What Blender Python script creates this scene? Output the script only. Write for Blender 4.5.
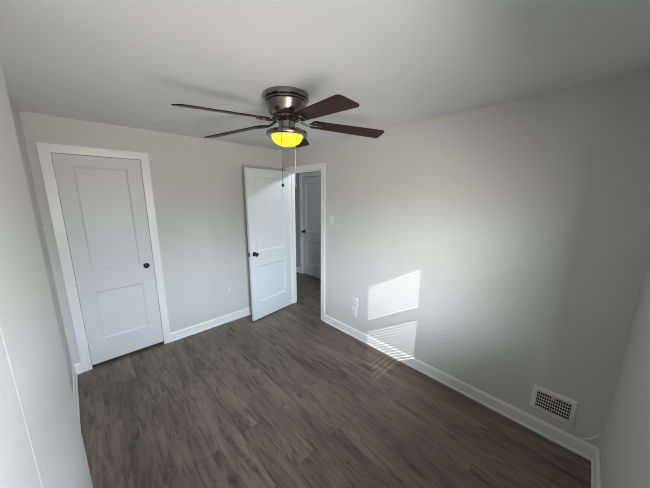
import bpy, bmesh, math, random
from mathutils import Vector, Matrix
random.seed(7)
S = bpy.context.scene
for o in list(bpy.data.objects):
    bpy.data.objects.remove(o)
COL = S.collection
R = math.radians

# ------------------------------------------------------------------ camera
cam_d = bpy.data.cameras.new('camera')
cam = bpy.data.objects.new('camera', cam_d)
COL.objects.link(cam)
S.camera = cam
YAW, PIT, ROL, FPX = R(43.891), R(11.0158), R(0.274), 250.4
CAM = Vector((-2.2014, -3.1822, 1.6971))
fw = Vector((math.sin(YAW)*math.cos(PIT), math.cos(YAW)*math.cos(PIT), -math.sin(PIT)))
r0 = Vector((math.cos(YAW), -math.sin(YAW), 0))
u0 = r0.cross(fw)
rt = r0*math.cos(ROL) + u0*math.sin(ROL)
up = -r0*math.sin(ROL) + u0*math.cos(ROL)
m = Matrix((rt, up, -fw)).transposed().to_4x4()
m.translation = CAM
cam.matrix_world = m
cam_d.sensor_fit = 'HORIZONTAL'
cam_d.sensor_width = 36.0
cam_d.lens = 36.0*FPX/650.0
cam_d.clip_start = 0.02

# ------------------------------------------------------------------ sky and daylight
SUN_DIR = Vector((1.0, 0.865, -0.544))          # weak sun through the window blind on to the right wall
W = bpy.data.worlds.new('sky')
S.world = W
W.use_nodes = True
W.cycles.sampling_method = 'NONE'        # the window portal samples the sky
nt = W.node_tree
nt.nodes.clear()
N = nt.nodes.new
L = nt.links.new
out = N('ShaderNodeOutputWorld')
bg = N('ShaderNodeBackground')
tc = N('ShaderNodeTexCoord')
sep = N('ShaderNodeSeparateXYZ')
L(tc.outputs['Generated'], sep.inputs[0])
mr = N('ShaderNodeMapRange')
mr.inputs[1].default_value = -1
mr.inputs[2].default_value = 1
L(sep.outputs['Z'], mr.inputs[0])
cr = N('ShaderNodeValToRGB')
el = cr.color_ramp.elements
el[0].position = 0.0
el[0].color = (1.75, 1.72, 1.66, 1)
el[1].position = 1.0
el[1].color = (0.55, 0.80, 1.15, 1)
for pos, c in ((0.25, (1.15, 1.12, 1.07, 1)), (0.37, (0.60, 0.585, 0.55, 1)), (0.50, (0.36, 0.37, 0.36, 1)), (0.545, (0.62, 0.70, 0.76, 1)), (0.60, (1.20, 1.42, 1.66, 1)), (0.78, (1.17, 1.47, 1.85, 1))):
    e = el.new(pos)
    e.color = c
L(mr.outputs[0], cr.inputs[0])
# bright haze around the sun
dt = N('ShaderNodeVectorMath')
dt.operation = 'DOT_PRODUCT'
GLOW = Vector((-0.80, -0.50, 0.30)).normalized()
dt.inputs[1].default_value = GLOW
nv = N('ShaderNodeVectorMath')
nv.operation = 'NORMALIZE'
L(tc.outputs['Generated'], nv.inputs[0])
L(nv.outputs[0], dt.inputs[0])
mx = N('ShaderNodeMath')
mx.operation = 'MAXIMUM'
mx.inputs[1].default_value = 0
L(dt.outputs['Value'], mx.inputs[0])
pw = N('ShaderNodeMath')
pw.operation = 'POWER'
pw.inputs[1].default_value = 16
L(mx.outputs[0], pw.inputs[0])
gl = N('ShaderNodeMath')
gl.operation = 'MULTIPLY'
gl.inputs[1].default_value = 0.5
L(pw.outputs[0], gl.inputs[0])
add = N('ShaderNodeMix')
add.data_type = 'RGBA'
add.blend_type = 'ADD'
add.clamp_factor = False
L(gl.outputs[0], add.inputs['Factor'])
L(cr.outputs[0], add.inputs['A'])
add.inputs['B'].default_value = (1.0, 0.98, 0.92, 1)
# a darker side of the sky towards +x (next house and trees), brighter towards the sun
az = N('ShaderNodeMapRange')
az.interpolation_type = 'SMOOTHSTEP'
az.inputs[1].default_value = 0.7
az.inputs[2].default_value = -0.8
az.inputs[3].default_value = 0.62
az.inputs[4].default_value = 1.85
L(sep.outputs['X'], az.inputs[0])
azm = N('ShaderNodeVectorMath')
azm.operation = 'SCALE'
L(add.outputs['Result'], azm.inputs[0])
L(az.outputs[0], azm.inputs['Scale'])
L(azm.outputs[0], bg.inputs['Color'])
bg.inputs['Strength'].default_value = 44.0
L(bg.outputs[0], out.inputs[0])

# weak crisp sunlight thrown in from a bright pane far across the street, aimed at this window only
SUN_D = 40.0
sun_d = bpy.data.lights.new('sun_glint', 'SPOT')
sun_d.energy = 4.7*4*math.pi*SUN_D**2
sun_d.shadow_soft_size = 0.02
sun_d.spot_size = R(2.1)
sun_d.spot_blend = 0.05
sun_d.color = (0.95, 1.0, 1.0)
sun = bpy.data.objects.new('sun_glint', sun_d)
COL.objects.link(sun)
sun.rotation_euler = SUN_DIR.to_track_quat('-Z', 'Y').to_euler()
sun.location = Vector((-1.84, -3.5, 1.385))-SUN_DIR.normalized()*SUN_D

# sampling portals for the sky at the two openings (they give no light of their own)
def portal(name, loc, direction, sx, sy):
    d = bpy.data.lights.new(name, 'AREA')
    d.shape = 'RECTANGLE'
    d.size, d.size_y = sx, sy
    d.cycles.is_portal = True
    o = bpy.data.objects.new(name, d)
    COL.objects.link(o)
    o.location = loc
    o.rotation_euler = Vector(direction).to_track_quat('-Z', 'Y').to_euler()
portal('window_daylight', (-1.84, -3.53, 1.385), (0, 1, 0), 0.78, 1.12)

S.view_settings.view_transform = 'Standard'
S.view_settings.look = 'None'
S.view_settings.gamma = 1.0
S.view_settings.use_curve_mapping = False
S.view_settings.exposure = 0.0
S.cycles.filter_width = 1.0
S.cycles.sample_clamp_indirect = 1.1
S.cycles.caustics_reflective = False
S.cycles.caustics_refractive = False

# ------------------------------------------------------------------ materials
def mat(name, col, rough=0.5, metal=0.0, spec=0.5, bump=0.0, bscale=60.0, var=0.0, vscale=6.0):
    M = bpy.data.materials.new(name)
    M.use_nodes = True
    t = M.node_tree
    b = t.nodes['Principled BSDF']
    b.inputs['Base Color'].default_value = (*col, 1)
    b.inputs['Roughness'].default_value = rough
    b.inputs['Metallic'].default_value = metal
    b.inputs['Specular IOR Level'].default_value = spec
    c = t.nodes.new('ShaderNodeTexCoord')
    if var:
        n = t.nodes.new('ShaderNodeTexNoise')
        n.inputs['Scale'].default_value = vscale
        n.inputs['Detail'].default_value = 5
        t.links.new(c.outputs['Object'], n.inputs['Vector'])
        r = t.nodes.new('ShaderNodeValToRGB')
        r.color_ramp.elements[0].position = 0.3
        r.color_ramp.elements[1].position = 0.7
        r.color_ramp.elements[0].color = (*[x*(1-var) for x in col], 1)
        r.color_ramp.elements[1].color = (*[min(1, x*(1+var)) for x in col], 1)
        t.links.new(n.outputs['Fac'], r.inputs[0])
        t.links.new(r.outputs[0], b.inputs['Base Color'])
    if bump:
        n = t.nodes.new('ShaderNodeTexNoise')
        n.inputs['Scale'].default_value = bscale
        n.inputs['Detail'].default_value = 4
        t.links.new(c.outputs['Object'], n.inputs['Vector'])
        bp = t.nodes.new('ShaderNodeBump')
        bp.inputs['Strength'].default_value = bump
        bp.inputs['Distance'].default_value = 0.004
        t.links.new(n.outputs['Fac'], bp.inputs['Height'])
        t.links.new(bp.outputs[0], b.inputs['Normal'])
    return M

M_WALL = mat('grey_wall_paint', (0.658, 0.650, 0.606), 0.42, spec=0.35, bump=0.10, bscale=45, var=0.012, vscale=3)
M_CEIL = mat('ceiling_paint', (0.80, 0.80, 0.785), 0.6, spec=0.3, bump=0.16, bscale=28, var=0.015, vscale=2.5)
M_TRIM = mat('white_trim_paint', (0.88, 0.855, 0.82), 0.32, spec=0.5, bump=0.05, bscale=30)
M_DOOR = mat('white_door_paint', (0.76, 0.77, 0.78), 0.35, spec=0.5, bump=0.08, bscale=35, var=0.012, vscale=5)
M_CLOSET = mat('dull_white_door_paint', (0.73, 0.72, 0.715), 0.38, spec=0.45, bump=0.08, bscale=35, var=0.02, vscale=4)
M_HALL = mat('hall_paint_blue_light', (0.42, 0.50, 0.53), 0.5, spec=0.3, bump=0.08, bscale=45)  # wall colour tinted blue to carry the bluish light of the hallway
M_PLATE = mat('white_plate_plastic', (0.80, 0.80, 0.78), 0.35)
M_PAINTED = mat('painted_over_plate', (0.70, 0.70, 0.685), 0.42)
M_DARK = mat('duct_shade_black', (0.012, 0.012, 0.012), 0.7)
M_BRONZE = mat('dark_bronze', (0.085, 0.066, 0.050), 0.22, metal=0.85)
M_BLACKKNOB = mat('black_knob', (0.010, 0.010, 0.010), 0.3, metal=0.3)
M_BRASS = mat('brass', (0.75, 0.52, 0.20), 0.25, metal=1.0)
M_CHAIN = mat('light_chain', (0.75, 0.68, 0.60), 0.3, metal=0.8)
M_IRON = mat('dark_pewter', (0.10, 0.088, 0.078), 0.3, metal=0.9, bump=0.3, bscale=120)
M_BLIND = mat('white_blind', (0.90, 0.90, 0.88), 0.5)
M_VENT = mat('white_vent_enamel', (0.84, 0.82, 0.77), 0.4)
M_CONCRETE = mat('hidden_plaster', (0.5, 0.5, 0.48), 0.8)

def nickel():
    M = bpy.data.materials.new('brushed_nickel')
    M.use_nodes = True
    t = M.node_tree
    b = t.nodes['Principled BSDF']
    b.inputs['Metallic'].default_value = 1.0
    b.inputs['Roughness'].default_value = 0.24
    b.inputs['Anisotropic'].default_value = 0.5
    c = t.nodes.new('ShaderNodeTexCoord')
    mp = t.nodes.new('ShaderNodeMapping')
    mp.inputs['Scale'].default_value = (4, 4, 220)
    n = t.nodes.new('ShaderNodeTexNoise')
    n.inputs['Scale'].default_value = 3
    t.links.new(c.outputs['Object'], mp.inputs[0])
    t.links.new(mp.outputs[0], n.inputs['Vector'])
    r = t.nodes.new('ShaderNodeValToRGB')
    r.color_ramp.elements[0].color = (0.19, 0.165, 0.145, 1)
    r.color_ramp.elements[1].color = (0.34, 0.305, 0.268, 1)
    t.links.new(n.outputs['Fac'], r.inputs[0])
    t.links.new(r.outputs[0], b.inputs['Base Color'])
    return M
M_NICKEL = nickel()

def walnut():
    M = bpy.data.materials.new('dark_walnut')
    M.use_nodes = True
    t = M.node_tree
    b = t.nodes['Principled BSDF']
    b.inputs['Roughness'].default_value = 0.34
    b.inputs['Specular IOR Level'].default_value = 0.07
    c = t.nodes.new('ShaderNodeTexCoord')
    mp = t.nodes.new('ShaderNodeMapping')
    mp.inputs['Scale'].default_value = (3, 38, 38)
    n = t.nodes.new('ShaderNodeTexNoise')
    n.inputs['Scale'].default_value = 2.2
    n.inputs['Detail'].default_value = 6
    n.inputs['Distortion'].default_value = 0.6
    t.links.new(c.outputs['Object'], mp.inputs[0])
    t.links.new(mp.outputs[0], n.inputs['Vector'])
    r = t.nodes.new('ShaderNodeValToRGB')
    r.color_ramp.elements[0].position = 0.3
    r.color_ramp.elements[1].position = 0.75
    r.color_ramp.elements[0].color = (0.016, 0.006, 0.004, 1)
    r.color_ramp.elements[1].color = (0.055, 0.019, 0.009, 1)
    t.links.new(n.outputs['Fac'], r.inputs[0])
    t.links.new(r.outputs[0], b.inputs['Base Color'])
    return M
M_WALNUT = walnut()

def plank_floor():
    M = bpy.data.materials.new('grey_brown_vinyl_planks')
    M.use_nodes = True
    t = M.node_tree
    NN = t.nodes.new
    LL = t.links.new
    b = t.nodes['Principled BSDF']
    b.inputs['Specular IOR Level'].default_value = 0.4
    c = NN('ShaderNodeTexCoord')
    mp = NN('ShaderNodeMapping')
    mp.inputs['Rotation'].default_value = (0, 0, R(90))
    mp.inputs['Location'].default_value = (0.31, 0.062, 0)
    LL(c.outputs['Object'], mp.inputs[0])
    br = NN('ShaderNodeTexBrick')
    br.offset = 0.37
    br.offset_frequency = 2
    br.inputs['Scale'].default_value = 1.0
    br.inputs['Brick Width'].default_value = 1.22
    br.inputs['Row Height'].default_value = 0.152
    br.inputs['Mortar Size'].default_value = 0.0011
    br.inputs['Mortar Smooth'].default_value = 0.3
    br.inputs['Bias'].default_value = 0.0
    br.inputs['Color1'].default_value = (0, 0, 0, 1)
    br.inputs['Color2'].default_value = (1, 1, 1, 1)
    br.inputs['Mortar'].default_value = (0.5, 0.5, 0.5, 1)
    LL(mp.outputs[0], br.inputs['Vector'])
    # every plank gets its own stretch of grain
    off = NN('ShaderNodeVectorMath')
    off.operation = 'MULTIPLY_ADD'
    off.inputs[1].default_value = (7.3, 3.1, 5.7)
    LL(br.outputs['Color'], off.inputs[0])
    LL(c.outputs['Object'], off.inputs[2])
    def grain(sx, sy, scale, detail, dist):
        g = NN('ShaderNodeMapping')
        g.inputs['Scale'].default_value = (sx, sy, 1)
        LL(off.outputs[0], g.inputs[0])
        n = NN('ShaderNodeTexNoise')
        n.inputs['Scale'].default_value = scale
        n.inputs['Detail'].default_value = detail
        n.inputs['Roughness'].default_value = 0.62
        n.inputs['Distortion'].default_value = dist
        LL(g.outputs[0], n.inputs['Vector'])
        return n
    g1 = grain(7, 1.0, 1.3, 4, 0.9)      # soft broad tone drift
    g2 = grain(55, 3.2, 1.6, 8, 0.5)     # fine fibres
    g3 = grain(19, 2.6, 1.2, 8, 1.3)    # dark knots and cathedral marks
    r1 = NN('ShaderNodeValToRGB')
    e = r1.color_ramp.elements
    e[0].position, e[0].color = 0.30, (0.112, 0.082, 0.060, 1)
    e[1].position, e[1].color = 0.70, (0.235, 0.184, 0.134, 1)
    x = e.new(0.5)
    x.color = (0.178, 0.139, 0.101, 1)
    LL(g1.outputs['Fac'], r1.inputs[0])
    r2 = NN('ShaderNodeValToRGB')
    e = r2.color_ramp.elements
    e[0].position, e[0].color = 0.30, (0.70, 0.69, 0.68, 1)
    e[1].position, e[1].color = 0.66, (1.10, 1.10, 1.10, 1)
    LL(g2.outputs['Fac'], r2.inputs[0])
    m1 = NN('ShaderNodeMix')
    m1.data_type = 'RGBA'
    m1.blend_type = 'MULTIPLY'
    m1.inputs['Factor'].default_value = 0.8
    LL(r1.outputs[0], m1.inputs['A'])
    LL(r2.outputs[0], m1.inputs['B'])
    r3 = NN('ShaderNodeValToRGB')
    e = r3.color_ramp.elements
    e[0].position, e[0].color = 0.32, (0.30, 0.27, 0.25, 1)
    e[1].position, e[1].color = 0.50, (1, 1, 1, 1)
    LL(g3.outputs['Fac'], r3.inputs[0])
    m2 = NN('ShaderNodeMix')
    m2.data_type = 'RGBA'
    m2.blend_type = 'MULTIPLY'
    m2.inputs['Factor'].default_value = 0.9
    LL(m1.outputs['Result'], m2.inputs['A'])
    LL(r3.outputs[0], m2.inputs['B'])
    # plank to plank tone
    r4 = NN('ShaderNodeValToRGB')
    e = r4.color_ramp.elements
    e[0].color = (0.90, 0.89, 0.88, 1)
    e[1].color = (1.10, 1.10, 1.11, 1)
    LL(br.outputs['Color'], r4.inputs[0])
    m3 = NN('ShaderNodeMix')
    m3.data_type = 'RGBA'
    m3.blend_type = 'MULTIPLY'
    m3.inputs['Factor'].default_value = 1.0
    LL(m2.outputs['Result'], m3.inputs['A'])
    LL(r4.outputs[0], m3.inputs['B'])
    m4 = NN('ShaderNodeMix')
    m4.data_type = 'RGBA'
    LL(br.outputs['Fac'], m4.inputs['Factor'])
    LL(m3.outputs['Result'], m4.inputs['A'])
    m4.inputs['B'].default_value = (0.055, 0.043, 0.034, 1)
    LL(m4.outputs['Result'], b.inputs['Base Color'])
    rr = NN('ShaderNodeMapRange')
    rr.inputs[3].default_value = 0.38
    rr.inputs[4].default_value = 0.52
    LL(g2.outputs['Fac'], rr.inputs[0])
    LL(rr.outputs[0], b.inputs['Roughness'])
    bp = NN('ShaderNodeBump')
    bp.inputs['Strength'].default_value = 0.15
    bp.inputs['Distance'].default_value = 0.002
    LL(g2.outputs['Fac'], bp.inputs['Height'])
    LL(bp.outputs[0], b.inputs['Normal'])
    return M
M_FLOOR = plank_floor()

def lit_glass():
    M = bpy.data.materials.new('lit_amber_glass')
    M.use_nodes = True
    t = M.node_tree
    b = t.nodes['Principled BSDF']
    b.inputs['Base Color'].default_value = (0.22, 0.16, 0.03, 1)
    b.inputs['Roughness'].default_value = 0.25
    c = t.nodes.new('ShaderNodeTexCoord')
    s = t.nodes.new('ShaderNodeSeparateXYZ')
    t.links.new(c.outputs['Generated'], s.inputs[0])
    n = t.nodes.new('ShaderNodeTexNoise')
    n.inputs['Scale'].default_value = 3.0
    t.links.new(c.outputs['Generated'], n.inputs['Vector'])
    ad = t.nodes.new('ShaderNodeMath')
    ad.operation = 'MULTIPLY_ADD'
    ad.inputs[1].default_value = 0.5
    t.links.new(n.outputs['Fac'], ad.inputs[0])
    t.links.new(s.outputs['Z'], ad.inputs[2])
    r = t.nodes.new('ShaderNodeValToRGB')
    e = r.color_ramp.elements
    e[0].position, e[0].color = 0.15, (1.0, 0.30, 0.010, 1)
    e[1].position, e[1].color = 1.0, (1.0, 0.325, 0.022, 1)
    x = e.new(0.65)
    x.color = (0.88, 0.262, 0.002, 1)
    t.links.new(ad.outputs[0], r.inputs[0])
    t.links.new(r.outputs[0], b.inputs['Emission Color'])
    b.inputs['Emission Strength'].default_value = 3.0
    return M
M_BOWL = lit_glass()

def pane_glass():
    M = bpy.data.materials.new('window_glass')
    M.use_nodes = True
    t = M.node_tree
    t.nodes.clear()
    o = t.nodes.new('ShaderNodeOutputMaterial')
    a = t.nodes.new('ShaderNodeBsdfTransparent')
    g = t.nodes.new('ShaderNodeBsdfGlossy')
    g.inputs['Roughness'].default_value = 0.02
    mm = t.nodes.new('ShaderNodeMixShader')
    mm.inputs[0].default_value = 0.06
    t.links.new(a.outputs[0], mm.inputs[1])
    t.links.new(g.outputs[0], mm.inputs[2])
    t.links.new(mm.outputs[0], o.inputs[0])
    return M
M_GLASS = pane_glass()

# ------------------------------------------------------------------ helpers
def link(name, bm, material, parent=None, smooth=False, angle=35):
    bmesh.ops.recalc_face_normals(bm, faces=bm.faces)
    me = bpy.data.meshes.new(name)
    bm.to_mesh(me)
    bm.free()
    me.materials.append(material)
    if smooth:
        for p in me.polygons:
            p.use_smooth = True
        try:
            me.set_sharp_from_angle(angle=R(angle))
        except Exception:
            pass
    o = bpy.data.objects.new(name, me)
    COL.objects.link(o)
    if parent:
        o.parent = parent
    return o

def tag(o, label, cat=None, kind=None, group=None):
    o['label'] = label
    if cat:
        o['category'] = cat
    if kind:
        o['kind'] = kind
    if group:
        o['group'] = group
    return o

def empty(name, loc, rot=(0, 0, 0)):
    o = bpy.data.objects.new(name, None)
    o.empty_display_size = 0.05
    COL.objects.link(o)
    o.location = loc
    o.rotation_euler = rot
    return o

def box(bm, x0, x1, y0, y1, z0, z1, bev=0.0, seg=2):
    vs = [bm.verts.new(p) for p in ((x0, y0, z0), (x1, y0, z0), (x1, y1, z0), (x0, y1, z0),
                                    (x0, y0, z1), (x1, y0, z1), (x1, y1, z1), (x0, y1, z1))]
    fs = [bm.faces.new([vs[i] for i in f]) for f in
          ((0, 3, 2, 1), (4, 5, 6, 7), (0, 1, 5, 4), (1, 2, 6, 5), (2, 3, 7, 6), (3, 0, 4, 7))]
    if bev:
        es = set()
        for f in fs:
            es.update(f.edges)
        bmesh.ops.bevel(bm, geom=list(es), offset=bev, segments=seg, affect='EDGES', profile=0.5)

def prism(bm, pts, z0, z1):
    lo = [bm.verts.new((x, y, z0)) for x, y in pts]
    hi = [bm.verts.new((x, y, z1)) for x, y in pts]
    n = len(pts)
    bm.faces.new(lo[::-1])
    bm.faces.new(hi)
    for i in range(n):
        bm.faces.new((lo[i], lo[(i+1) % n], hi[(i+1) % n], hi[i]))

def sweep(bm, prof, path, mit):
    """profile points (offset from wall, height) swept along a floor path; mit = outward miter vector per path point"""
    rings = []
    for (px, py), (mx_, my_) in zip(path, mit):
        rings.append([bm.verts.new((px+mx_*a, py+my_*a, h)) for a, h in prof])
    n = len(prof)
    for a, b in zip(rings, rings[1:]):
        for i in range(n):
            bm.faces.new((a[i], a[(i+1) % n], b[(i+1) % n], b[i]))
    bm.faces.new(rings[0])
    bm.faces.new(rings[-1][::-1])

def lathe(bm, prof, seg=48, axis='Z', at=(0, 0, 0)):
    """prof: (radius, height) pairs from one end to the other"""
    at = Vector(at)
    rings = []
    for r, h in prof:
        ring = []
        for i in range(seg if r > 1e-6 else 1):
            a = 2*math.pi*i/seg
            x, y = r*math.cos(a), r*math.sin(a)
            p = {'Z': (x, y, h), 'Y': (x, h, y), 'X': (h, x, y)}[axis]
            ring.append(bm.verts.new(at+Vector(p)))
        rings.append(ring)
    for a, b in zip(rings, rings[1:]):
        if len(a) == 1 and len(b) == 1:
            continue
        for i in range(seg):
            j = (i+1) % seg
            if len(a) == 1:
                bm.faces.new((a[0], b[j], b[i]))
            elif len(b) == 1:
                bm.faces.new((a[i], a[j], b[0]))
            else:
                bm.faces.new((a[i], a[j], b[j], b[i]))
    for ring in (rings[0], rings[-1]):
        if len(ring) > 2:
            bm.faces.new(ring)

def tube(bm, pts, r, seg=8):
    pts = [Vector(p) for p in pts]
    rings = []
    for i, p in enumerate(pts):
        d = (pts[min(i+1, len(pts)-1)]-pts[max(i-1, 0)]).normalized()
        a = d.orthogonal().normalized()
        if rings:
            a = (prev-d*prev.dot(d)).normalized()
        prev = a
        b = d.cross(a)
        rr = r[i] if isinstance(r, (list, tuple)) else r
        rings.append([bm.verts.new(p+a*rr*math.cos(2*math.pi*k/seg)+b*rr*math.sin(2*math.pi*k/seg)) for k in range(seg)])
    for a, b in zip(rings, rings[1:]):
        for i in range(seg):
            bm.faces.new((a[i], a[(i+1) % seg], b[(i+1) % seg], b[i]))
    bm.faces.new(rings[0][::-1])
    bm.faces.new(rings[-1])

# ------------------------------------------------------------------ room shell
H = 2.33
YF = -3.45                       # front wall (with the window), just beside the camera
XL = -2.463                      # left wall in the back corner
XB = -2.33                       # face of the thicker left wall by the camera
YB = -1.80                       # its corner
TILT = 0.0275                    # the old left wall is not quite square
HX = 1.12                        # far side of the hall
OY0, OY1, OZ = -0.834, -0.125, 2.022       # entry opening in the right wall
CX0, CX1, CZ = -2.340, -1.713, 2.044       # closet opening in the back wall
WX0, WX1, WZ0, WZ1 = -2.200, -1.455, 0.855, 1.905   # window opening in the front wall

bm = bmesh.new()
box(bm, -2.75, 1.35, YF-0.15, 1.65, -0.12, 0)
tag(link('floor', bm, M_FLOOR), 'grey brown wood look plank floor', 'floor', 'structure')

bm = bmesh.new()
box(bm, -2.75, 1.35, YF-0.15, 1.65, H, H+0.12)
tag(link('ceiling', bm, M_CEIL), 'plain light grey painted ceiling', 'ceiling', 'structure')

bm = bmesh.new()
T = 0.095
box(bm, 0, T, OY1, 1.55, 0, H)
box(bm, 0, T, YF, OY0, 0, H)
box(bm, 0, T, OY0, OY1, OZ, H)
tag(link('wall_right', bm, M_WALL), 'long light grey wall with sunlit blind pattern', 'wall', 'structure')

bm = bmesh.new()
box(bm, -2.75, CX0, 0, 0.12, 0, H)
box(bm, CX1, 0, 0, 0.12, 0, H)
box(bm, CX0, CX1, 0, 0.12, CZ, H)
tag(link('wall_back', bm, M_WALL), 'light grey wall around the closed panel door', 'wall', 'structure')

bm = bmesh.new()
box(bm, CX0-0.1, CX1+0.1, 0.12, 0.2, 0, CZ+0.1)  # added backing, keeps outside light out of the gap under the door
tag(link('wall_light_block', bm, M_CONCRETE), 'added unseen wall blocking daylight behind the closed panel door', 'wall', 'structure')

bm = bmesh.new()
xe = XL+TILT*(-YB)
prism(bm, [(-2.75, 0), (-2.75, YF-0.15), (XB, YF-0.15), (XB, YB), (xe, YB), (XL, 0)], 0, H)
tag(link('wall_left', bm, M_WALL), 'light grey wall close by at the left edge', 'wall', 'structure')

bm = bmesh.new()
y0, y1 = YF-0.07, YF
box(bm, XB, WX0, y0, y1, 0, H)
box(bm, WX1, T, y0, y1, 0, H)
box(bm, WX0, WX1, y0, y1, 0, WZ0)
box(bm, WX0, WX1, y0, y1, WZ1, H)
tag(link('wall_front', bm, M_WALL), 'light grey wall at the right edge of the view', 'wall', 'structure')

# hall beyond the doorway
bm = bmesh.new()
HD0, HD1, HDZ = 0.285, 0.965, 2.065
box(bm, HX, HX+0.12, -2.6, HD0, 0, H)
box(bm, HX, HX+0.12, HD1, 1.65, 0, H)
box(bm, HX, HX+0.12, HD0, HD1, HDZ, H)
box(bm, HX+0.12, HX+0.2, HD0-0.1, HD1+0.1, 0, H)
tag(link('wall_hall', bm, M_HALL), 'shaded hallway wall seen through the open doorway', 'wall', 'structure')
bm = bmesh.new()
box(bm, T, HX, 1.55, 1.65, 0, H)
tag(link('wall_hall_end', bm, M_HALL), 'end wall of the hallway beyond the doorway', 'wall', 'structure')

bm = bmesh.new()
box(bm, T, HX, -2.6, -2.5, 0, H)
tag(link('wall_hall_near', bm, M_HALL), 'near end wall of the hallway', 'wall', 'structure')

# ------------------------------------------------------------------ baseboards (flat board, eased bead on top, shoe moulding below)
PROF = [(0, 0), (0.021, 0), (0.021, 0.010), (0.019, 0.016), (0.014, 0.020), (0.012, 0.021), (0.012, 0.080),
        (0.0135, 0.083), (0.0135, 0.089), (0.011, 0.094), (0.008, 0.097), (0.006, 0.103), (0.003, 0.106), (0, 0.106)]
CW, CT = 0.070, 0.018     # casing width and thickness
bm = bmesh.new()
sweep(bm, PROF, [(0, OY0-CW), (0, YF)], [(-1, 0), (-1, 1)])
tag(link('baseboard_right', bm, M_TRIM), 'white baseboard along the long right wall', 'baseboard', 'structure')
bm = bmesh.new()
sweep(bm, PROF, [(0, YF), (XB, YF)], [(-1, 1), (1, 1)])
tag(link('baseboard_front', bm, M_TRIM), 'white baseboard at the lower right corner', 'baseboard', 'structure')
bm = bmesh.new()
sweep(bm, PROF, [(CX1+CW-0.006, 0), (0, 0)], [(0, -1), (-1, -1)])
tag(link('baseboard_back', bm, M_TRIM), 'white baseboard between closed door and open door', 'baseboard', 'structure')
bm = bmesh.new()
sweep(bm, PROF, [(CX0-CW+0.006, 0), (XL, 0), (xe, YB)], [(0, -1), (1, -1), (1, 0)])
tag(link('baseboard_left', bm, M_TRIM), 'short white baseboard in the corner left of the closed door', 'baseboard', 'structure')
bm = bmesh.new()
sweep(bm, PROF, [(HX, HD1+CW), (HX, 1.55)], [(-1, 0), (-1, 0)])
tag(link('baseboard_hall', bm, M_TRIM), 'white baseboard in the hallway', 'baseboard', 'structure')

# ------------------------------------------------------------------ casings
def casing(bm, a0, a1, zt, w, t, plane, side):
    """flat stepped casing round an opening a0..a1; plane(a, n, z) maps to world, n = distance into the room"""
    def bar(p0, p1, p2, p3):
        # quad prism with mitred ends: p0..p3 in (a, z), inner edge p0-p1, outer p3-p2
        inner_t, outer_t = t*0.72, t
        v = []
        for n0, n1 in ((0.0, 0.0), (inner_t, outer_t)):
            v.append([bm.verts.new(plane(p0[0], n0, p0[1])), bm.verts.new(plane(p1[0], n0, p1[1])),
                      bm.verts.new(plane(p2[0], n1, p2[1])), bm.verts.new(plane(p3[0], n1, p3[1]))])
        bm.faces.new(v[0])
        bm.faces.new(v[1])
        for i in range(4):
            j = (i+1) % 4
            bm.faces.new((v[0][i], v[0][j], v[1][j], v[1][i]))
    bar((a0, 0), (a0, zt), (a0-w, zt+w), (a0-w, 0))
    bar((a1, 0), (a1, zt), (a1+w, zt+w), (a1+w, 0))
    bar((a0, zt), (a1, zt), (a1+w, zt+w), (a0-w, zt+w))

bm = bmesh.new()
casing(bm, CX0+0.007, CX1-0.007, CZ-0.006, CW, CT, lambda a, n, z: (a, -n, z), 1)
box(bm, CX0-0.0, CX0+0.006, 0.0, 0.12, 0, CZ)            # jambs
box(bm, CX1-0.006, CX1, 0.0, 0.12, 0, CZ)
box(bm, CX0, CX1, 0.0, 0.12, CZ-0.006, CZ)
tag(link('trim_1', bm, M_TRIM), 'white casing around the closed panel door', 'door casing', 'structure')

bm = bmesh.new()
casing(bm, OY0+0.006, OY1-0.006, OZ-0.006, CW, CT, lambda a, n, z: (-n, a, z), 1)
casing(bm, OY0+0.006, OY1-0.006, OZ-0.006, CW, CT, lambda a, n, z: (T+n, a, z), 1)
box(bm, 0, T, OY0, OY0+0.006, 0, OZ)
box(bm, 0, T, OY1-0.006, OY1, 0, OZ)
box(bm, 0, T, OY0, OY1, OZ-0.006, OZ)
box(bm, 0.045, 0.075, OY1-0.018, OY1-0.006, 0, OZ-0.006)   # door stops
box(bm, 0.045, 0.075, OY0+0.006, OY0+0.018, 0, OZ-0.006)
box(bm, 0.045, 0.075, OY0+0.018, OY1-0.018, OZ-0.018, OZ-0.006)
tag(link('trim_2', bm, M_TRIM), 'white casing around the open doorway in the right wall', 'door casing', 'structure')

bm = bmesh.new()
casing(bm, HD0+0.004, HD1-0.004, HDZ-0.004, CW, CT, lambda a, n, z: (HX-n, a, z), 1)
tag(link('trim_3', bm, M_TRIM), 'white casing around the closed door across the hallway', 'door casing', 'structure')

# slim vertical bead on the near left wall
bm = bmesh.new()
pts = [(XB+0.0004*math.sin(math.pi*i/8), -2.508-0.0032*math.cos(math.pi*i/8)) for i in range(9)]
prism(bm, pts, 0, H)
tag(link('trim_4', bm, M_WALL, smooth=True, angle=60), 'thin vertical bead on the near left wall', 'trim', 'structure')

# thin painted caulk line between ceiling and back wall
bm = bmesh.new()
tube(bm, [(XL+0.01, -0.001, H-0.001), (-1.9, -0.002, H-0.002), (-1.2, -0.001, H-0.001), (-0.4, -0.002, H-0.001)], [0.003, 0.004, 0.003, 0.003], 8)
tag(link('trim_6', bm, M_TRIM, smooth=True), 'thin pale caulk line where the back wall meets the ceiling', 'caulk', 'structure')

# stray ridge of caulk in the low right corner
bm = bmesh.new()
tube(bm, [(-0.001, -3.372, 0.118), (-0.002, -3.40, 0.140), (-0.002, -3.425, 0.175), (-0.001, -3.447, 0.222)], [0.002, 0.004, 0.004, 0.002])
tag(link('trim_5', bm, M_TRIM, smooth=True), 'pale caulk ridge above the baseboard in the lower right corner', 'caulk', 'structure')

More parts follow.
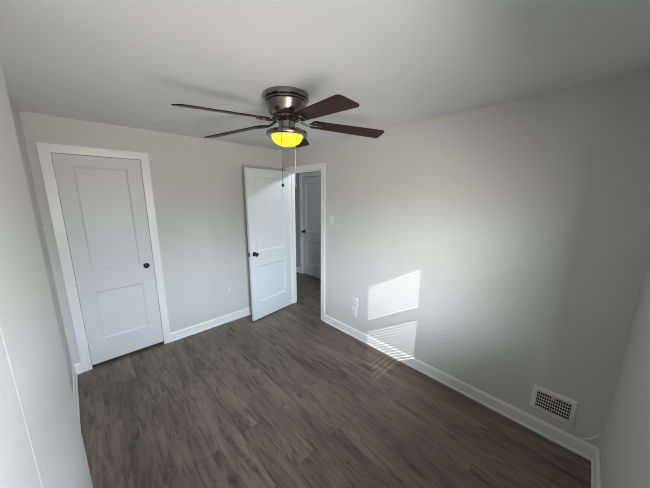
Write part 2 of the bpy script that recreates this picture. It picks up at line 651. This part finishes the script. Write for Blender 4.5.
# ------------------------------------------------------------------ doors
def slab(w, h, t, panels, rec=0.009, bev=0.016):
    """two-panel door; local x = 0..w along the leaf, y = -t/2..t/2, z = 0..h; both faces have recessed panels"""
    bm = bmesh.new()
    xs = sorted({0, w, *[p[0] for p in panels], *[p[1] for p in panels]})
    zs = sorted({0, h, *[p[2] for p in panels], *[p[3] for p in panels]})
    for s in (-1, 1):
        y = s*t/2
        g = {(i, k): bm.verts.new((x, y, z)) for i, x in enumerate(xs) for k, z in enumerate(zs)}
        for i in range(len(xs)-1):
            for k in range(len(zs)-1):
                q = (g[i, k], g[i+1, k], g[i+1, k+1], g[i, k+1])
                isp = any(abs(xs[i]-p[0]) < 1e-6 and abs(zs[k]-p[2]) < 1e-6 for p in panels)
                if not isp:
                    bm.faces.new(q)
                else:
                    x0, x1, z0, z1 = xs[i], xs[i+1], zs[k], zs[k+1]
                    mid = [bm.verts.new((a, s*(t/2-rec), b)) for a, b in
                           ((x0+bev, z0+bev), (x1-bev, z0+bev), (x1-bev, z1-bev), (x0+bev, z1-bev))]
                    for j in range(4):
                        bm.faces.new((q[j], q[(j+1) % 4], mid[(j+1) % 4], mid[j]))
                    bm.faces.new(mid)
    for (xa, za, xb, zb) in ((0, 0, w, 0), (w, 0, w, h), (w, h, 0, h), (0, h, 0, 0)):
        bm.faces.new([bm.verts.new(p) for p in ((xa, -t/2, za), (xb, -t/2, zb), (xb, t/2, zb), (xa, t/2, za))])
    bmesh.ops.remove_doubles(bm, verts=bm.verts, dist=1e-5)
    return bm

def door_knob(parent, x, z, t, s, material, rose_mat):
    bm = bmesh.new()
    y = s*t/2
    lathe(bm, [(0.010, y), (0.010, y+s*0.024), (0.017, y+s*0.030), (0.025, y+s*0.040), (0.027, y+s*0.049),
               (0.024, y+s*0.058), (0.015, y+s*0.063), (0, y+s*0.0645)], 28, 'Y', (x, 0, z))
    k = link('knob', bm, material, parent, True, 50)
    bm = bmesh.new()
    lathe(bm, [(0.031, y), (0.031, y+s*0.003), (0.027, y+s*0.007), (0.012, y+s*0.009)], 28, 'Y', (x, 0, z))
    link('knob_rose', bm, rose_mat, k, True, 40)
    return k

def hinge(parent, x, y, z, material, leafdir=0):
    bm = bmesh.new()
    tube(bm, [(x, y, z-0.045), (x, y, z+0.045)], 0.006, 10)
    tube(bm, [(x, y, z+0.045), (x, y, z+0.051)], [0.004, 0.002], 10)
    if leafdir:
        box(bm, min(x, x+leafdir*0.025), max(x, x+leafdir*0.025), y+0.002, y+0.005, z-0.044, z+0.044)
    return link('hinge', bm, material, parent, True, 40)

# closed closet door in the back wall
DT = 0.035
cw = CX1-CX0-0.012-0.006
d1 = slab(cw, 2.005, DT, [(0.112, cw-0.112, 0.238, 0.738), (0.112, cw-0.112, 0.942, 1.908)])
o = link('door_1', d1, M_CLOSET)
o.location = (CX0+0.006+0.003, 0.005+DT/2, 0.030)
tag(o, 'closed white two-panel door with black knob', 'door', 'structure')
door_knob(o, cw-0.068, 0.930, DT, -1, M_BLACKKNOB, M_CLOSET)
for z in (0.265, 1.76):
    hinge(o, -0.002, -DT/2-0.004, z, M_CLOSET, 1)

# entry door standing open into the room
lw = 0.708
d2 = slab(lw, 2.010, DT, [(0.112, lw-0.112, 0.245, 0.745), (0.112, lw-0.112, 0.945, 1.905)])
o = link('door_2', d2, M_DOOR)
ang = math.atan2(-0.248+0.156, -0.71-0.002)          # direction hinge -> free edge
dv = Vector((math.cos(ang), math.sin(ang), 0))
nv_ = Vector((-dv.y, dv.x, 0))                          # local +y
o.rotation_euler = (0, 0, ang)
o.location = Vector((-0.016, -0.160, 0.014)) - nv_*(DT/2)
tag(o, 'white two-panel door standing open against the corner', 'door', 'structure')
door_knob(o, lw-0.066, 0.922, DT, 1, M_BRONZE, M_BRONZE)
door_knob(o, lw-0.066, 0.922, DT, -1, M_BRONZE, M_BRONZE)
for z in (0.25, 1.75):
    hinge(o, -0.004, -DT/2-0.004, z, M_DOOR, 0)
bm = bmesh.new()
box(bm, lw-0.001, lw+0.0012, -0.012, 0.012, 0.892, 0.952)
box(bm, lw, lw+0.008, -0.006, 0.006, 0.912, 0.932)
link('latch', bm, M_BRONZE, o)

# closed door across the hall
hw = HD1-HD0-0.014
d3 = slab(hw, 2.038, DT, [(0.112, hw-0.112, 0.238, 0.738), (0.112, hw-0.112, 0.942, 1.908)])
o = link('door_3', d3, M_DOOR)
o.rotation_euler = (0, 0, R(90))
o.location = (HX+0.004+DT/2, HD0+0.007, 0.016)
tag(o, 'white two-panel door across the hallway, seen through the doorway', 'door', 'structure')
door_knob(o, hw-0.055, 0.930, DT, 1, M_BLACKKNOB, M_BLACKKNOB)

# ------------------------------------------------------------------ window with blind in the front wall (beside the camera)
bm = bmesh.new()
fy0, fy1 = YF-0.062, YF-0.030
for (a0, a1, b0, b1) in ((WX0, WX0+0.026, WZ0, WZ1), (WX1-0.060, WX1, WZ0, WZ1), (WX0, WX1, WZ0, WZ0+0.043),
                         (WX0, WX1, 1.852, WZ1), (WX0, WX1, 1.336, 1.446)):
    box(bm, a0, a1, fy0, fy1, b0, b1, 0.003)
win = link('window_1', bm, M_TRIM)
tag(win, 'white sash window behind the lowered blind', 'window', 'structure')
bm = bmesh.new()
box(bm, WX0+0.01, WX1-0.01, YF-0.048, YF-0.044, WZ0+0.03, WZ1-0.02)
link('pane', bm, M_GLASS, win)
bm = bmesh.new()
for (a0, a1, b0, b1) in ((WX0-0.07, WX0, WZ0-0.03, WZ1+0.07), (WX1, WX1+0.07, WZ0-0.03, WZ1+0.07), (WX0, WX1, WZ1, WZ1+0.07)):
    box(bm, a0, a1, YF, YF+0.018, b0, b1, 0.002)
box(bm, WX0-0.09, WX1+0.09, YF-0.03, YF+0.045, WZ0-0.03, WZ0, 0.003)
link('window_casing', bm, M_TRIM, win)

bl = empty('window_blind', (-1.785, YF+0.034, WZ0))
tag(bl, 'white mini blind hanging in front of the sash window', 'blind')
hw_ = 0.365
bm = bmesh.new()
box(bm, -hw_, hw_, -0.014, 0.014, WZ1-WZ0-0.01, WZ1-WZ0+0.02, 0.002)
link('headrail', bm, M_BLIND, bl)
bm = bmesh.new()
sl_t = R(2)
z = 0.03
while z < WZ1-WZ0-0.02:
    pr = []
    for i in range(5):
        u = -0.0135+0.027*i/4
        v = 0.0016*(1-(u/0.0135)**2)
        pr.append((u*math.cos(sl_t)-v*math.sin(sl_t), z-u*math.sin(sl_t)*1.0+v*math.cos(sl_t)))
    for i in range(4):
        (ya, za), (yb, zb) = pr[i], pr[i+1]
        bm.faces.new([bm.verts.new(q) for q in ((-hw_, ya, za), (hw_, ya, za), (hw_, yb, zb), (-hw_, yb, zb))])
    z += 0.031
slats = link('slats', bm, M_BLIND, bl, True, 60)
so = slats.modifiers.new('thickness', 'SOLIDIFY')
so.thickness = 0.0005
bm = bmesh.new()
box(bm, -hw_, hw_, -0.012, 0.012, 0.002, 0.016, 0.002)
link('bottom_rail', bm, M_BLIND, bl)
for x in (-0.2, 0.0, 0.2):
    bm = bmesh.new()
    tube(bm, [(x, 0.0135, 0.01), (x, 0.0135, WZ1-WZ0-0.02)], 0.0022, 6)
    link('ladder_cord', bm, M_BLIND, bl)

# ------------------------------------------------------------------ ceiling fan
FX, FY = -1.155, -1.726
fan = empty('ceiling_fan', (FX, FY, H))
tag(fan, 'flush mount ceiling fan with five dark walnut blades and lit amber bowl', 'ceiling fan')
bm = bmesh.new()
lathe(bm, [(0.0, 0.0), (0.146, 0.0), (0.147, -0.006), (0.147, -0.022), (0.143, -0.028), (0.132, -0.030), (0.128, -0.034),
           (0.136, -0.037), (0.137, -0.041), (0.135, -0.044), (0.125, -0.047), (0.125, -0.052), (0.132, -0.055), (0.130, -0.062),
           (0.126, -0.075), (0.122, -0.092), (0.117, -0.106), (0.108, -0.118), (0.096, -0.126), (0.0, -0.126)], 64)
mh = link('motor_housing', bm, M_NICKEL, fan, True, 28)
for k in range(10):
    a = 2*math.pi*k/10
    bm = bmesh.new()
    tube(bm, [(0.134*math.cos(a), 0.134*math.sin(a), -0.034), (0.1395*math.cos(a), 0.1395*math.sin(a), -0.034)], [0.004, 0.003], 8)
    link('screw', bm, M_IRON, mh, True)
bm = bmesh.new()
lathe(bm, [(0, -0.126), (0.088, -0.126), (0.092, -0.130), (0.092, -0.142), (0.086, -0.148), (0.070, -0.156), (0.058, -0.160), (0, -0.160)], 48)
for k in range(20):          # cast ornament around the rotor
    a = 2*math.pi*k/20
    lathe(bm, [(0, -0.008), (0.007, -0.005), (0.009, 0), (0.007, 0.005), (0, 0.008)], 8, 'Z', (0.086*math.cos(a), 0.086*math.sin(a), -0.138))
link('rotor', bm, M_BRONZE, fan, True, 30)
bm = bmesh.new()
lathe(bm, [(0, -0.158), (0.050, -0.158), (0.054, -0.162), (0.054, -0.200), (0.056, -0.204), (0.062, -0.207), (0.062, -0.212), (0, -0.212)], 48)
link('switch_housing', bm, M_NICKEL, fan, True, 30)
bm = bmesh.new()
lathe(bm, [(0, -0.208), (0.060, -0.208), (0.085, -0.211), (0.112, -0.216), (0.126, -0.220), (0.132, -0.224), (0.136, -0.231),
           (0.137, -0.240), (0.134, -0.247), (0.128, -0.251), (0.118, -0.252), (0.108, -0.249), (0.104, -0.244), (0, -0.240)], 64)
link('light_fitter', bm, M_NICKEL, fan, True, 30)
bm = bmesh.new()
pr = [(0.102, -0.242)]
for i in range(13):
    a = (math.pi/2)*i/12
    pr.append((0.103*math.cos(a)**0.85 if i < 12 else 0.0, -0.247-0.066*math.sin(a)))
lathe(bm, pr, 64)
link('glass_bowl', bm, M_BOWL, fan, True, 60)

# blades: local x outwards, made once and copied with their irons
ROOT_Z, TIP_Z = -0.161, -0.207
slope = math.atan2(TIP_Z-ROOT_Z, 0.575)
def blade_mesh():
    bm = bmesh.new()
    r_in, r_out, wi, wo, cr_ = 0.165, 0.684, 0.053, 0.066, 0.024
    pts = []
    def corner(cx, cy, a0, a1, r, n=7):
        for i in range(n+1):
            a = a0+(a1-a0)*i/n
            pts.append((cx+r*math.cos(a), cy+r*math.sin(a)))
    corner(r_in+0.03, -wi+0.03, math.pi, 1.5*math.pi, 0.03)
    corner(r_out-cr_, -wo+cr_, 1.5*math.pi, 2*math.pi, cr_)
    corner(r_out-cr_, wo-cr_, 0, 0.5*math.pi, cr_)
    corner(r_in+0.03, wi-0.03, 0.5*math.pi, math.pi, 0.03)
    prism(bm, pts, -0.003, 0.003)
    return bm
def iron_mesh():
    bm = bmesh.new()
    # arm from the rotor out to the blade, then an open scrolled plate under the blade root
    tube(bm, [(0.062, 0, 0.014), (0.090, 0, 0.010), (0.118, 0.004, -0.004), (0.142, 0.003, -0.010), (0.165, 0, -0.009)],
         [0.010, 0.009, 0.0075, 0.007, 0.007], 10)
    for s in (-1, 1):
        arc = []
        for i in range(13):
            a = math.pi*(1.0-i/12*1.35)
            arc.append((0.190+0.034*math.cos(a), s*(0.006+0.026*math.sin(a)+0.004), -0.007))
        tube(bm, arc, 0.0055, 8)
        lathe(bm, [(0, -0.011), (0.007, -0.010), (0.008, -0.004), (0, -0.003)], 12, 'Z', (0.205, s*0.026, 0))
    tube(bm, [(0.150, 0, -0.008), (0.240, 0, -0.007)], [0.008, 0.005], 8)
    lathe(bm, [(0, -0.012), (0.010, -0.011), (0.011, -0.004), (0, -0.003)], 14, 'Z', (0.225, 0, 0))
    return bm
# the blade ring hangs a little out of level
LEAN = Vector((0, 0, 1)).rotation_difference(Vector((-0.026, -0.017, 1))).to_matrix().to_4x4()
first_b = first_i = None
for k in range(5):
    a = R(42.3+72*k)
    rot = (Matrix.Translation((0, 0, ROOT_Z+0.1*math.tan(-slope))) @ LEAN @ Matrix.Rotation(a, 4, 'Z')
           @ Matrix.Rotation(-slope, 4, 'Y') @ Matrix.Rotation(R(-10.5), 4, 'X'))
    if k == 0:
        first_b = b_ = link('fan_blade', blade_mesh(), M_WALNUT, fan, True, 40)
        first_i = i_ = link('blade_iron', iron_mesh(), M_IRON, fan, True, 50)
    else:
        b_ = first_b.copy()
        i_ = first_i.copy()
        COL.objects.link(b_)
        COL.objects.link(i_)
        b_.parent = i_.parent = fan
    b_.matrix_local = rot
    i_.matrix_local = rot

# pull chains hang from the fitter; one ends in a black ball, one in a brass ball
def chain(x, y, z_top, z_ball, cmat, bmat, label):
    bm = bmesh.new()
    x -= FX
    y -= FY
    z_top -= H
    z_ball -= H
    d = Vector((x, y, 0)).normalized()
    tube(bm, [(d.x*0.052, d.y*0.052, -0.190), (d.x*0.066, d.y*0.066, -0.192), (x*0.8, y*0.8, -0.205), (x, y, z_top), (x, y, z_ball+0.008)], 0.0012, 6)
    n = int((z_top-z_ball)/0.006)
    for i in range(n):
        lathe(bm, [(0, -0.0018), (0.0018, 0), (0, 0.0018)], 6, 'Z', (x, y, z_top-i*0.006))
    c = link('pull_chain', bm, cmat, fan, True, 60)
    bm = bmesh.new()
    lathe(bm, [(0, 0.014), (0.003, 0.013), (0.004, 0.009)] + [(0.0095*math.sin(math.pi*i/10), 0.0095*math.cos(math.pi*i/10)) for i in range(2, 10)] + [(0, -0.0095)],
          20, 'Z', (x, y, z_ball))
    b2 = link('pull_ball', bm, bmat, c, True, 60)
    b2['label'] = label
chain(-1.264, -1.820, 2.105, 1.757, M_IRON, M_BLACKKNOB, 'black pull ball')
chain(-1.046, -1.668, 2.105, 1.765, M_CHAIN, M_BRASS, 'brass pull ball')

# ------------------------------------------------------------------ wall plates
def plate(name, wall, u, z, w, h, material, label, cat):
    """wall 'R': right wall, u = y, facing -x;  wall 'B': back wall, u = x, facing -y. Local x = right as seen, -y = out of the wall"""
    if wall == 'R':
        e = empty(name, (0, u, z), (0, 0, R(-90)))
    else:
        e = empty(name, (u, 0, z))
    tag(e, label, cat)
    bm = bmesh.new()
    box(bm, -w/2, w/2, -0.006, 0.0005, -h/2, h/2, 0.0025, 3)
    link('cover_plate', bm, material, e, True, 30)
    return e
def screws(e, zs, material, xs=(0,)):
    for zz in zs:
        for xx in xs:
            bm = bmesh.new()
            lathe(bm, [(0, -0.0075), (0.0028, -0.0072), (0.0034, -0.0055), (0, -0.005)], 12, 'Y', (xx, 0, zz))
            link('screw', bm, material, e, True)
def receptacles(e, mbody, mslot):
    for s in (-1, 1):
        bm = bmesh.new()
        box(bm, -0.0165, 0.0165, -0.0085, -0.005, s*0.0195-0.014, s*0.0195+0.014, 0.002, 2)
        r_ = link('receptacle', bm, mbody, e, True, 30)
        bm = bmesh.new()
        for xx, hh in ((-0.0063, 0.008), (0.0063, 0.0065)):
            box(bm, xx-0.0011, xx+0.0011, -0.0088, -0.0082, s*0.0195+0.003-hh/2, s*0.0195+0.003+hh/2)
        lathe(bm, [(0.0024, -0.0088), (0.0024, -0.0082)], 10, 'Y', (0, 0, s*0.0195-0.008))
        link('slot', bm, mslot, r_)

sw = plate('light_switch', 'R', -1.010, 1.392, 0.072, 0.117, M_PLATE, 'white light switch on the right wall beside the doorway', 'switch')
bm = bmesh.new()
box(bm, -0.0055, 0.0055, -0.0066, -0.005, -0.0125, 0.0125)
link('toggle_slot', bm, M_PAINTED, sw)
bm = bmesh.new()
for p_ in (0,):
    vs = [bm.verts.new(q) for q in ((-0.004, -0.006, -0.006), (0.004, -0.006, -0.006), (0.004, -0.006, 0.008), (-0.004, -0.006, 0.008),
                                    (-0.0032, -0.018, 0.006), (0.0032, -0.018, 0.006), (0.0032, -0.016, 0.012), (-0.0032, -0.016, 0.012))]
    for f in ((0, 1, 2, 3), (4, 5, 6, 7), (0, 1, 5, 4), (1, 2, 6, 5), (2, 3, 7, 6), (3, 0, 4, 7)):
        bm.faces.new([vs[i] for i in f])
link('toggle', bm, M_PLATE, sw)
screws(sw, (-0.030, 0.030), M_PLATE)

ol = plate('wall_plate', 'R', -1.425, 0.443, 0.074, 0.117, M_TRIM, 'upper of two touching wall plates above the right baseboard', 'wall plate')
bm = bmesh.new()
lathe(bm, [(0.0055, -0.005), (0.0055, -0.008), (0.0035, -0.008), (0.0035, -0.012), (0, -0.012)], 14, 'Y', (0, 0, 0))
link('jack', bm, M_PLATE, ol, True, 30)
screws(ol, (-0.042, 0.042), M_PAINTED)
bm = bmesh.new()
box(bm, -0.027, 0.027, -0.0066, -0.005, -0.048, 0.048, 0.0008)
link('painted_insert', bm, M_PAINTED, ol)
ol = plate('wall_outlet', 'R', -1.408, 0.314, 0.074, 0.117, M_TRIM, 'lower of two touching wall plates, an electrical outlet', 'outlet')
bm = bmesh.new()
box(bm, -0.026, 0.026, -0.0066, -0.005, -0.046, 0.046, 0.0008)
link('painted_insert', bm, M_PAINTED, ol)
receptacles(ol, M_PAINTED, M_PAINTED)
screws(ol, (0,), M_PAINTED)
ol = plate('wall_outlet', 'B', -0.920, 0.442, 0.070, 0.115, M_WALL, 'painted-over outlet low on the back wall beside the open door', 'outlet')
receptacles(ol, M_PLATE, M_PAINTED)
screws(ol, (0,), M_PAINTED)

# ------------------------------------------------------------------ air vent low on the right wall
vent = empty('air_vent', (0, -3.205, 0.266), (0, 0, R(-90)))
tag(vent, 'white perforated air vent low on the right wall', 'air vent')
VW, VH = 0.232, 0.188
gx0, gx1, gz0, gz1 = -0.0845, 0.0845, -0.061, 0.059
bm = bmesh.new()
# sloped rim
o4 = [(-VW/2, -VH/2), (VW/2, -VH/2), (VW/2, VH/2), (-VW/2, VH/2)]
i4 = [(gx0-0.004, gz0-0.004), (gx1+0.004, gz0-0.004), (gx1+0.004, gz1+0.004), (gx0-0.004, gz1+0.004)]
ra = [bm.verts.new((x, 0, z)) for x, z in o4]
rb = [bm.verts.new((x, -0.004, z)) for x, z in o4]
def shrink(p, d): return (p[0]-math.copysign(d, p[0]), p[1]-math.copysign(d, p[1]))
rc = [bm.verts.new((*(lambda q: (q[0], -0.011, q[1]))(shrink(p, 0.010)),)) for p in o4]
rd = [bm.verts.new((x, -0.011, z)) for x, z in i4]
re_ = [bm.verts.new((x, -0.0075, z)) for x, z in i4]
for A, B in ((ra, rb), (rb, rc), (rc, rd), (rd, re_)):
    for i in range(4):
        j = (i+1) % 4
        bm.faces.new((A[i], A[j], B[j], B[i]))
link('vent_frame', bm, M_VENT, vent)
# grille: 14 by 5 rounded holes with thickness
bm = bmesh.new()
nx, nz = 14, 5
px_, pz_ = (gx1-gx0)/nx, (gz1-gz0)/nz
for i in range(nx):
    for k in range(nz):
        cx_, cz_ = gx0+px_*(i+0.5), gz0+pz_*(k+0.5)
        hx, hz = px_*0.39, pz_*0.41
        outer, inner, deep = [], [], []
        for n in range(16):
            a = 2*math.pi*n/16
            c_, s_ = math.cos(a), math.sin(a)
            k_ = 1/max(abs(c_), abs(s_))
            outer.append(bm.verts.new((cx_+c_*k_*px_/2, -0.0085, cz_+s_*k_*pz_/2)))
            e_ = (abs(c_)**4+abs(s_)**4)**-0.25
            inner.append(bm.verts.new((cx_+c_*e_*hx, -0.0085, cz_+s_*e_*hz)))
            deep.append(bm.verts.new((cx_+c_*e_*hx, -0.0060, cz_+s_*e_*hz)))
        for n in range(16):
            j = (n+1) % 16
            bm.faces.new((outer[n], outer[j], inner[j], inner[n]))
            bm.faces.new((inner[n], inner[j], deep[j], deep[n]))
bmesh.ops.remove_doubles(bm, verts=bm.verts, dist=1e-6)
# margin between grille and frame
link('grille', bm, M_VENT, vent)
bm = bmesh.new()
box(bm, gx0-0.004, gx1+0.004, -0.003, -0.001, gz0-0.004, gz1+0.004)  # black sheet painted in as the shade behind the grille holes
link('duct_shade_sheet', bm, M_DARK, vent)
bm = bmesh.new()
box(bm, -0.010, 0.006, -0.020, -0.009, gz1-0.009, gz1-0.002, 0.002)
link('damper_lever', bm, M_VENT, vent)

# ------------------------------------------------------------------ added hall fill light (out of view, gives the hallway its bluish light)
hl = empty('hall_fill_light', (0.61, -1.05, H))
tag(hl, 'added unseen fill light in the hallway', 'fill light')
bm = bmesh.new()
lathe(bm, [(0, 0), (0.11, 0), (0.112, -0.012), (0.10, -0.02), (0, -0.02)], 40)
link('fill_light_base', bm, M_NICKEL, hl, True, 30)
ld = bpy.data.lights.new('fill_bulb', 'POINT')
ld.energy = 30.0
ld.color = (0.82, 0.95, 1.0)
ld.shadow_soft_size = 0.05
lo = bpy.data.objects.new('fill_bulb', ld)
COL.objects.link(lo)
lo.parent = hl
lo.location = (0, 0, -0.09)
